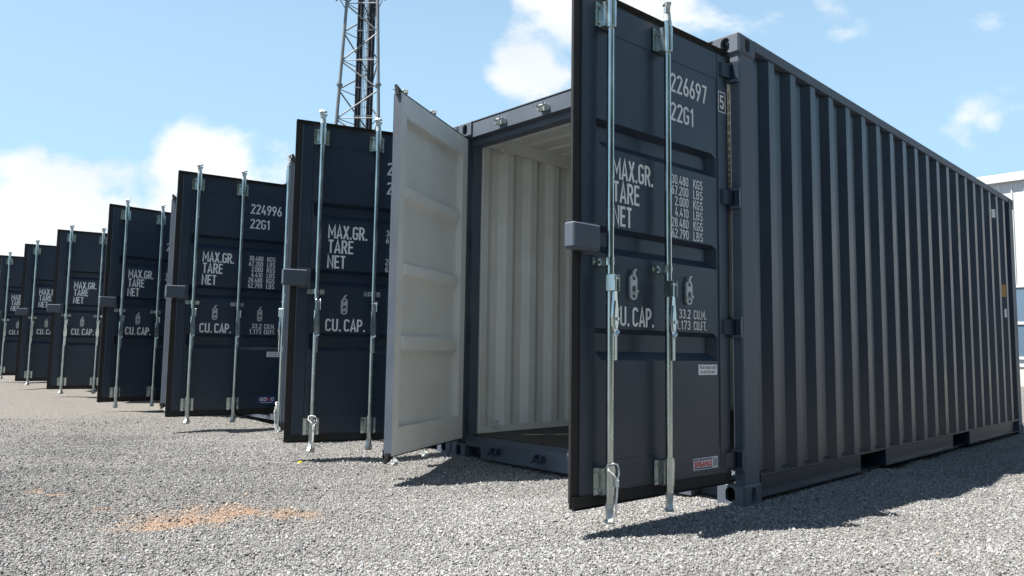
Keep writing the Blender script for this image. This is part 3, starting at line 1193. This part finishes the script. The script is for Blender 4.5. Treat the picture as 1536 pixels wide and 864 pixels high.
def lashing_bar_mesh():
    mb = MB()
    mb.tube([(0, 0, 0.18), (0, 0, 2.42)], 0.006, 8)
    for z in (0.30, 1.33, 2.2):
        mb.cbox(-0.03, 0.006, -0.006, 0.006, z, z + 0.012, 0.002)
    return mb.mesh('lashing_bar', INNER)


def vent_mesh():
    mb = MB()
    mb.cbox(0.0, 0.016, -0.055, 0.055, -0.07, 0.07, 0.004, 0)
    for i in range(3):
        z = -0.035 + i * 0.035
        mb.box(0.0155, 0.0168, -0.036, 0.036, z - 0.008, z + 0.008, 1)
    return mb.mesh('ventilator', [INNER, INK])


def build_container(X, Y, Z, open_r, open_l, label, number, check, decals, seals, detail=False):
    root = bpy.data.objects.new('shipping_container', None)
    COL.objects.link(root)
    root.empty_display_size = 0.3
    root.location = (X, Y, Z)
    tag(root, label, 'container', 'row of open shipping containers')
    P = lambda name, me, loc=(0, 0, 0), rz=0.0, scale=None, parent=root: link(name, me, parent, loc, rz, scale)
    cast = cached('cast', casting_mesh)
    for sx in (1, -1):
        for sy in (1, -1):
            for sz in (1, -1):
                P('corner_casting', cast, (0 if sx > 0 else -CW, 0 if sy > 0 else CL, CH if sz > 0 else 0), 0, (sx, sy, sz))
    mir = {'loc': (-CW, 0, 0), 'scale': (-1, 1, 1)}
    for key, fn, nm in (('fpost', front_post_mesh, 'corner_post'), ('rpost', rear_post_mesh, 'corner_post'), ('side', side_wall_mesh, 'side_wall'),
                        ('trail', top_rail_mesh, 'top_rail'), ('brail', bottom_rail_mesh, 'bottom_rail')):
        P(nm, cached(key, fn))
        P(nm, cached(key, fn), **mir)
    P('end_wall', cached('end', end_wall_mesh))
    P('roof', cached('roof', roof_mesh))
    fl = P('floor_frame', cached('floor', floor_frame_mesh))
    for ix in (-0.596, -CW + 0.596):
        for iy in range(5):
            link('floor_board', cached('board', floor_board_mesh), fl, (ix, 0.715 + iy * 1.172, 0.1655))
    hd = P('door_header', cached('header', header_mesh))
    sl = P('door_sill', cached('sill', sill_mesh))
    HR, HL = -0.060, -CW + 0.066
    bars = {'R': (1.024, 0.610), 'L': (0.445, 0.885)}
    for side, hx, s in (('R', HR, -1), ('L', HL, 1)):
        for u in bars[side]:
            x = hx + s * u
            link('cam_keeper', cached('kup', lambda: keeper_mesh(True)), hd, (x, 0.013, 2.505))
            link('cam_keeper', cached('kdn', lambda: keeper_mesh(False)), sl, (x, 0.009, 0.092))
    zh = (2.363, 1.654, 0.950, 0.250)
    for side, hx, s, ang in (('R', HR, -1, open_r), ('L', HL, 1, -open_l)):
        for z in zh:
            P('hinge_lug', cached('lug' + side, lambda: hinge_lug_mesh(side)), (hx, 0.0, z))
        d = P('door', cached('door' + side, lambda: door_mesh(side)), (hx, 0.0, 0.0), rad(ang))
        C = lambda name, me, loc=(0, 0, 0), scale=None: link(name, me, d, loc, 0.0, scale)
        C('gasket', cached('gask' + side, lambda: gasket_mesh(side)))
        for z in zh:
            C('hinge', cached('hinge' + side, lambda: hinge_mesh(side)), (0, 0, z))
        for i, u in enumerate(bars[side]):
            x = s * u
            C('locking_bar', cached('bar', bar_mesh), (x, BAR_Y, 0))
            c1 = C('cam_end', cached('cam', cam_mesh), (x, BAR_Y, 2.487))
            c2 = C('cam_end', cached('cam', cam_mesh), (x, BAR_Y, 0.128), (1, 1, -1))
            c1.rotation_euler = (0, 0, rad(50))
            c2.rotation_euler = (0, 0, rad(50))
            C('bar_guide', cached('guide', guide_mesh), (x, 0, 2.362))
            C('bar_guide', cached('guide', guide_mesh), (x, 0, 0.240))
            C('bar_clamp', cached('clamp', clamp_mesh), (x, 0.005, 1.210))
            h = C('lever_handle', cached('handle', handle_mesh), (x, BAR_Y, 1.112))
            h.rotation_euler = (0, 0, rad(12 if i == 0 else 4) * (1 if side == 'R' else -1))
        if side == 'R':
            for x in (-0.815, -0.388):
                C('handle_catch', cached('catch', lambda: catch_mesh('R')), (x, FACE - 0.001, 1.128))
            lb = C('lock_box', cached('lockbox', lock_box_mesh))
            for i, items in enumerate(LINES):
                for j, it in enumerate(items):
                    C('lettering', cached('line%d_%d' % (i, j), lambda: line_mesh([it])))
            if number:
                C('lettering', line_mesh([(number, -0.520, 2.136, 0.100, 0.311 * len(number) / 6)]))
            if check:
                C('lettering', check_mesh(check))
            C('notice_sticker', cached('notice', notice_mesh))
            if 'maker' in decals:
                tag(C('maker_sticker', cached('maker', maker_mesh)), 'white sticker with red capitals and blue bars')
            if 'dealer' in decals:
                tag(C('dealer_sticker', cached('dealer', dealer_mesh)), 'dark blue sticker with white and red letters')
            for i in [k for k in seals if k != 'L']:
                C('seal_wire', cached('seal', seal_mesh), (-bars['R'][i], 0, 0.262))
        else:
            for u in (0.235, 0.675):
                C('handle_catch', cached('catch', lambda: catch_mesh('R')), (u, FACE - 0.001, 1.128))
            if 'L' in seals:
                C('seal_wire', cached('seal', seal_mesh), (bars['L'][1], 0, 0.262))
    if detail:
        for yy, zz in ((0.395, 2.44), (0.395, 0.235), (1.50, 2.44), (2.62, 2.44), (1.50, 0.235), (2.62, 0.235)):
            P('lashing_ring', cached('ring', ring_mesh), (-CW + 0.0765 if zz > 1 else -CW + 0.061, yy, zz))
        P('lashing_bar', cached('lbar', lashing_bar_mesh), (-CW + 0.118, 0.175, 0))
        P('ventilator', cached('vent', vent_mesh), (-CW + 0.016, 0.805, 2.33))
        def on_slope(k, t0, t1, z0, z1, m, name, lift=0.0015):
            """flat plate on the slope that rises out of recess k of the right side wall"""
            q = MB()
            y0, y1 = 0.361 + 0.278 * k + 0.210, 0.361 + 0.278 * (k + 1)
            pa, pb = [(-0.012 - 0.036 * (1 - t), y0 + (y1 - y0) * t) for t in (t0, t1)]
            nx, ny = 0.884, -0.468
            poly = [pa, pb, (pb[0] + nx * lift, pb[1] + ny * lift), (pa[0] + nx * lift, pa[1] + ny * lift)]
            q.prism(poly, 'z', z0, z1)
            return P(name, q.mesh(name, m))
        tag(on_slope(17, 0.15, 0.80, 2.29, 2.38, STICK, 'data_plate'), 'small white plate high on the side wall')
        tag(on_slope(18, 0.10, 0.85, 1.47, 1.60, AMBER, 'warning_plate'), 'small amber plate on the side wall')
        tag(on_slope(18, 0.45, 0.85, 1.25, 1.34, STICK, 'data_plate'), 'small white plate below the amber plate')
    return root


SPOTS = [
    # X, Y, Z, right door, left door
    (0.0, 0.0, 0.0, 86.2, 63.3, 'nearest dark container numbered 226697, pale inside and long ribbed side in view', '226697', '5', ('maker',), (0,), True),
    (-2.462, 0.012, 0.008, 70.5, 37.0, 'second container from the right, its right door partly behind the pale open door', '22', None, (), (0, 'L'), False),
    (-4.963, 0.031, 0.022, 79.6, 46.0, 'dark container whose right door reads 224996 and carries a blue sticker', '224996', '2', ('dealer',), (), False),
    (-7.573, 0.066, 0.022, 93.6, 30.0, 'fourth container from the right, just left of the door numbered 224996', None, None, (), (), False),
    (-10.056, 0.090, 0.042, 76.5, 24.0, 'fifth container from the right, third from the left edge of the photo', None, None, (), (), False),
    (-12.505, 0.118, 0.068, 79.0, 22.0, 'second container from the left edge, smaller than its right neighbour', None, None, (), (), False),
    (-15.02, 0.13, 0.085, 82.0, 20.0, 'leftmost and farthest dark container, cut by the left edge', None, None, (), (), False),
]
for sp in SPOTS:
    build_container(*sp)

# ------------------------------------------------------------------ lattice tower behind the row


def build_tower():
    cx, cy = -19.35, 9.47
    root = bpy.data.objects.new('lattice_tower', None)
    COL.objects.link(root)
    root.location = (cx, cy, 0.1)
    root.rotation_euler = (0, 0, rad(43.0))
    tag(root, 'tall grey steel lattice mast rising behind the container row', 'tower')
    H = 17.0

    def R(z):
        return 0.5 * (1.44 - 0.086 * (z - 8.4)) / math.cos(rad(30))      # circumradius of the triangle
    ang = [rad(210), rad(330), rad(90)]

    def leg(i, z):
        return Vector((R(z) * math.cos(ang[i]), R(z) * math.sin(ang[i]), z))

    def obj(name, mb, m, smooth=False):
        return link(name, mb.mesh(name, m, smooth, 40 if smooth else None), root)
    for i in range(3):
        mb = MB()
        mb.tube([leg(i, 0), leg(i, H)], [0.066, 0.050], 12)
        for z in (2.6, 5.4, 9.68, 14.2):
            q = leg(i, z)
            mb.tube([q - Vector((0, 0, 0.03)), q + Vector((0, 0, 0.03))], 0.105, 12)
        obj('leg', mb, GALV_T, True)
    step = 1.02
    zs = []
    z = 0.35
    while z < H - 1.2:
        zs.append(z)
        z += step
    for k, z in enumerate(zs):
        for i in range(3):
            a, b = (i, (i + 1) % 3) if k % 2 == 0 else ((i + 1) % 3, i)
            mb = MB()
            mb.tube([leg(a, z), leg(b, z + step * 0.95)], 0.026, 8)
            obj('brace', mb, GALV_T, True)
            if k % 2 == 0 or i == 2:
                mb = MB()
                mb.tube([leg(i, z), leg((i + 1) % 3, z)], 0.017, 8)
                obj('brace', mb, GALV_T, True)
    # feeder cables and their ladder
    for x, w, y in ((-0.16, 0.075, 0.10), (0.27, 0.080, 0.05)):
        mb = MB()
        for j in range(4):
            xx = x - w + j * w * 0.66
            mb.tube([(xx, y + 0.02 * (j % 2), 0.2), (xx, y + 0.02 * (j % 2), H - 0.6)], 0.032, 8)
        for z in zs:
            mb.box(x - w - 0.04, x + w + 0.04, y - 0.035, y - 0.028, z + 0.2, z + 0.24, 1)
        link('cable_bundle', mb.mesh('cable_bundle', [CABLE, GALV_T]), root)
    for x in (-0.035, 0.02, 0.075):
        mb = MB()
        mb.tube([(x, 0.12, 0.2), (x, 0.12, H - 0.6)], 0.010, 6)
        obj('thin_cable', mb, CABLE)
    mb = MB()
    for x in (-0.06, 0.17):
        mb.tube([(x, 0.22, 0.2), (x, 0.22, H - 0.4)], 0.013, 6)
    z = 0.4
    while z < H - 0.5:
        mb.tube([(-0.06, 0.22, z), (0.17, 0.22, z)], 0.009, 6)
        z += 0.3
    obj('ladder', mb, GALV_T)
    # antenna frames on brackets around the mast
    for i in range(3):
        mb = MB()
        q = leg(i, 12.75)
        o = Vector((q.x, q.y, 0)).normalized()
        for zz in (12.70, 13.9):
            b = leg(i, zz)
            mb.tube([b, b + o * 0.34], 0.03, 8)
        mb.tube([leg(i, 12.35), q + o * 0.30], 0.016, 6)
        base = q + o * 0.36
        mb.tube([base - Vector((0, 0, 0.15)), base + Vector((0, 0, 1.9))], 0.035, 10)
        obj('antenna_bracket', mb, GALV_T)
        mb = MB()
        mb.cbox(-0.05, 0.07, -0.14, 0.14, 0, 1.7, 0.02)
        a = link('antenna_panel', mb.mesh('antenna_panel', MATS['antenna_grey']), root, base + o * 0.10 + Vector((0, 0, 0.02)), math.atan2(o.y, o.x))


mat('antenna_grey', (0.34, 0.36, 0.38), 0.5, var=0.05)
build_tower()

# ------------------------------------------------------------------ white shed behind


def build_shed():
    Y0, H = 22.0, 6.33
    x0, x1 = -11.0, 12.0
    root = bpy.data.objects.new('metal_building', None)
    COL.objects.link(root)
    root.location = (0, Y0, 0)
    tag(root, 'white ribbed metal building behind the far end of the nearest container', 'building')
    mb = MB()
    mb.box(x0, x1, 0.0, 14.0, 0.6, H - 0.02)
    link('wall', mb.mesh('wall', CLAD), root)
    mb = MB()
    mb.box(x0 + 0.02, x1 - 0.02, 0.03, 13.97, -0.2, 0.6)
    link('plinth', mb.mesh('plinth', CONC), root)
    mb = MB()
    mb.prism([(-0.14, H - 0.22), (-0.14, H), (-0.10, H + 0.03), (7.0, H + 0.75), (14.1, H + 0.03), (14.14, H - 0.22)], 'x', x0 - 0.1, x1 + 0.1)
    link('roof', mb.mesh('roof', TRIM), root)
    seam = MB()
    seam.prism([(-0.026, 0.002), (-0.015, -0.032), (0.015, -0.032), (0.026, 0.002)], 'z', 0.62, H - 0.225)
    sm = seam.mesh('wall_seam', TRIM)
    win = [(-3.72, -1.5), (1.5, 3.7), (6.0, 8.2)]
    x = x0 + 0.28
    while x < x1:
        if not any(a - 0.1 < x < b + 0.1 for a, b in win):
            link('wall_seam', sm, root, (x, 0, 0))
        x += 0.325
    short = MB()
    short.prism([(-0.026, 0.002), (-0.015, -0.032), (0.015, -0.032), (0.026, 0.002)], 'z', 3.06, H - 0.225)
    ss = short.mesh('wall_seam', TRIM)
    for a, b in win:
        k = 0
        while a + 0.12 + 0.325 * k < b:
            link('wall_seam', ss, root, (a + 0.12 + 0.325 * k, 0, 0))
            k += 1
        mb = MB()
        for q in ((a, b, 2.93, 3.0), (a, b, 0.82, 0.90), (a, a + 0.07, 0.9, 2.93), (b - 0.07, b, 0.9, 2.93), (a + 0.07, b - 0.07, 1.84, 1.92)):
            mb.box(q[0], q[1], -0.05, -0.002, q[2], q[3])
        w = link('window', mb.mesh('window', TRIM), root)
        for za, zb in ((0.9, 1.84), (1.92, 2.93)):
            mb = MB()
            mb.box(a + 0.071, b - 0.071, -0.022, -0.012, za, zb)
            link('pane', mb.mesh('pane', GLASSB), w)


build_shed()

# ------------------------------------------------------------------ wood along the near side of the yard (seen in the bright bars)


def build_wood():
    r = np.random.default_rng(5)
    cs = [(r.uniform(14, 21), y + r.uniform(-1, 1), r.uniform(3.5, 10.0), r.uniform(2.2, 3.6)) for y in np.arange(-26, 13, 1.15)]
    P = []
    for cx, cy, cz, R in cs:
        k = 1300
        v = r.normal(size=(k, 3))
        v /= np.linalg.norm(v, axis=1)[:, None]
        v *= (r.random((k, 1)) ** 0.33) * R * np.array([1, 1, 1.35])
        P.append(v + np.array([cx, cy, cz]))
        q = r.uniform(-1, 1, (500, 3)) * np.array([R, R, 1.0]) + np.array([cx, cy, 1.0])     # undergrowth
        P.append(q)
    P = np.concatenate(P)
    n = len(P)
    a = r.normal(size=(n, 3))
    a /= np.linalg.norm(a, axis=1)[:, None]
    b = np.cross(a, r.normal(size=(n, 3)))
    b /= np.linalg.norm(b, axis=1)[:, None]
    s = r.uniform(0.16, 0.38, (n, 1))
    V = np.stack([P + a * s, P + b * s * 0.6, P - a * s, P - b * s * 0.6], 1).reshape(-1, 3)
    me = bpy.data.meshes.new('wood')
    me.from_pydata(V.tolist(), [], [(4 * i, 4 * i + 1, 4 * i + 2, 4 * i + 3) for i in range(n)])
    me.materials.append(mat('foliage', (0.050, 0.075, 0.030), 0.6, var=0.35, vscale=0.8))
    tag(link('wood', me), 'dark green wood along the edge of the yard', 'wood', kind='stuff')


build_wood()

# ------------------------------------------------------------------ loose gravel (real stones near the camera)


def stone_material():
    m = bpy.data.materials.new('crushed_stone')
    m.use_nodes = True
    nt = m.node_tree
    N, L = nt.nodes, nt.links
    b = N['Principled BSDF']
    b.inputs['Roughness'].default_value = 0.85
    b.inputs['Specular IOR Level'].default_value = 0.3
    at = N.new('ShaderNodeAttribute')
    at.attribute_type = 'INSTANCER'
    at.attribute_name = 'tone'
    L.new(at.outputs['Color'], b.inputs['Base Color'])
    return m


def build_gravel():
    cx, cy = 1.97, -3.58                                              # open corner of the yard before the first container
    n = 760000
    # thickest in the open corner, thinning with distance
    r = 2.0 + rng.random(n) ** 0.92 * 7.6
    th = rng.uniform(rad(78), rad(196), n)
    x, y = cx + r * np.cos(th), cy + r * np.sin(th)
    keep = rng.random(n) < np.clip((9.6 - r) / 4.0, 0.0, 1.0)        # thins out into the ground sheet
    keep &= ~((x > -2.35) & (x < -0.1) & (y > 0.3))                   # under the first container
    keep &= ~((x < -2.5) & (y > 0.45))
    keep &= y < 6.5
    keep &= x > -8.5
    s = sand(x, y)
    keep &= rng.random(n) > s * 0.72
    # bare patches where finer grit shows
    p = np.sin(2.1 * x + 1.3 * y) * np.sin(1.7 * y - 1.1 * x + 2) + 0.6 * np.sin(5.3 * x - 2) * np.sin(4.7 * y + 1)
    keep &= rng.random(n) > np.clip(p - 0.35, 0, 0.5)
    x, y, r = x[keep], y[keep], r[keep]
    n = len(x)
    size = 0.0032 * np.exp(rng.normal(0, 0.36, n))
    size = np.clip(size, 0.0018, 0.0085)
    z = gz(x, y) * np.clip(1.6 - np.hypot(x + 3, y) / 25, 0, 1) + size * rng.uniform(-0.1, 0.75, n)
    me = bpy.data.meshes.new('gravel')
    me.vertices.add(n)
    me.vertices.foreach_set('co', np.stack([x, y, z], 1).ravel().astype(np.float32))

    def att(name, typ, arr, key='value'):
        a = me.attributes.new(name, typ, 'POINT')
        a.data.foreach_set(key, arr.ravel())
    att('rot', 'FLOAT_VECTOR', rng.uniform(0, 6.28, (n, 3)).astype(np.float32), 'vector')
    sc = size[:, None] * rng.uniform(0.75, 1.3, (n, 3))
    att('scl', 'FLOAT_VECTOR', sc.astype(np.float32), 'vector')
    att('pick', 'INT', rng.integers(0, 4, n).astype(np.int32))
    base = np.clip(rng.normal(0.222, 0.060, n), 0.07, 0.42)
    dark = rng.random(n) < 0.10
    base[dark] *= 0.5
    warm = rng.normal(0.0, 0.025, n) + 0.004
    pink = rng.random(n) < 0.04
    warm[pink] += 0.10
    col = np.stack([base * (1 + warm), base * (1 - 0.15 * warm), base * (0.992 - warm), np.ones(n)], 1)
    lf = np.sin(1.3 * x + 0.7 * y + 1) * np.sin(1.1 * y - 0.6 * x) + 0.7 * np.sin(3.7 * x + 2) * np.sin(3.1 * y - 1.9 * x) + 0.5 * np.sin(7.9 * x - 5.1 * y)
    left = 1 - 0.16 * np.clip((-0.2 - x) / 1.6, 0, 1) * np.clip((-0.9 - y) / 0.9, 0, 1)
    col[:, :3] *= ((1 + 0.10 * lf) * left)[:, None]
    sd_ = np.clip(sand(x, y) * 1.1, 0, 0.6)[:, None]
    col[:, :3] = col[:, :3] * (1 - sd_) + np.array([0.32, 0.23, 0.165]) * sd_ * (base / 0.235)[:, None]
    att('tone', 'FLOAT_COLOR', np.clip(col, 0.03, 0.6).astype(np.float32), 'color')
    me.update()
    o = link('gravel', me)
    tag(o, 'loose crushed grey stone covering the yard', 'gravel', kind='stuff')
    sm = stone_material()
    me.materials.append(sm)

    ng = bpy.data.node_groups.new('gravel_scatter', 'GeometryNodeTree')
    ng.interface.new_socket('Geometry', in_out='INPUT', socket_type='NodeSocketGeometry')
    ng.interface.new_socket('Geometry', in_out='OUTPUT', socket_type='NodeSocketGeometry')
    N, L = ng.nodes, ng.links
    gi, go = N.new('NodeGroupInput'), N.new('NodeGroupOutput')
    join = N.new('GeometryNodeJoinGeometry')
    for k in range(4):
        ico = N.new('GeometryNodeMeshIcoSphere')
        ico.inputs['Radius'].default_value = 1.0
        ico.inputs['Subdivisions'].default_value = 1
        sp = N.new('GeometryNodeSetPosition')
        pos = N.new('GeometryNodeInputPosition')
        no = N.new('ShaderNodeTexNoise')
        no.noise_dimensions = '4D'
        no.inputs['W'].default_value = 3.7 * k + 1.1
        no.inputs['Scale'].default_value = 1.1
        L.new(pos.outputs[0], no.inputs['Vector'])
        sub = N.new('ShaderNodeVectorMath')
        sub.operation = 'SUBTRACT'
        sub.inputs[1].default_value = (0.5, 0.5, 0.5)
        L.new(no.outputs['Color'], sub.inputs[0])
        mul = N.new('ShaderNodeVectorMath')
        mul.operation = 'SCALE'
        mul.inputs['Scale'].default_value = 2.2
        L.new(sub.outputs[0], mul.inputs[0])
        L.new(ico.outputs['Mesh'], sp.inputs['Geometry'])
        L.new(mul.outputs[0], sp.inputs['Offset'])
        smn = N.new('GeometryNodeSetMaterial')
        smn.inputs['Material'].default_value = sm
        L.new(sp.outputs[0], smn.inputs['Geometry'])
        fl = N.new('GeometryNodeSetShadeSmooth')
        fl.inputs['Shade Smooth'].default_value = False
        L.new(smn.outputs[0], fl.inputs['Geometry'])
        g2 = N.new('GeometryNodeGeometryToInstance')
        L.new(fl.outputs[0], g2.inputs[0])
        L.new(g2.outputs[0], join.inputs[0])
    iop = N.new('GeometryNodeInstanceOnPoints')
    iop.inputs['Pick Instance'].default_value = True
    L.new(gi.outputs[0], iop.inputs['Points'])
    L.new(join.outputs[0], iop.inputs['Instance'])

    def named(name, typ):
        a = N.new('GeometryNodeInputNamedAttribute')
        a.data_type = typ
        a.inputs['Name'].default_value = name
        return a.outputs['Attribute']
    L.new(named('pick', 'INT'), iop.inputs['Instance Index'])
    e2r = N.new('FunctionNodeEulerToRotation')
    L.new(named('rot', 'FLOAT_VECTOR'), e2r.inputs[0])
    L.new(e2r.outputs[0], iop.inputs['Rotation'])
    L.new(named('scl', 'FLOAT_VECTOR'), iop.inputs['Scale'])
    L.new(iop.outputs[0], go.inputs[0])
    md = o.modifiers.new('scatter', 'NODES')
    md.node_group = ng
    return n


NST = build_gravel()
print('stones', NST)

# ------------------------------------------------------------------ small litter
mb = MB()
mb.prism([(-0.030, -0.008), (0.012, -0.014), (0.034, 0.002), (0.018, 0.016), (-0.018, 0.012)], 'z', 0.0, 0.010)
mb.prism([(0.000, -0.006), (0.020, -0.004), (0.016, 0.010), (-0.004, 0.006)], 'z', 0.010, 0.022)
sx, sy = -2.80, -1.06
tag(link('plastic_scrap', mb.mesh('plastic_scrap', YELLOW), None, (sx, sy, float(gz(sx, sy)) + 0.006), 0.4, (0.6, 0.6, 0.6)),
    'tiny yellow plastic scrap lying on the gravel before the second container', 'scrap')
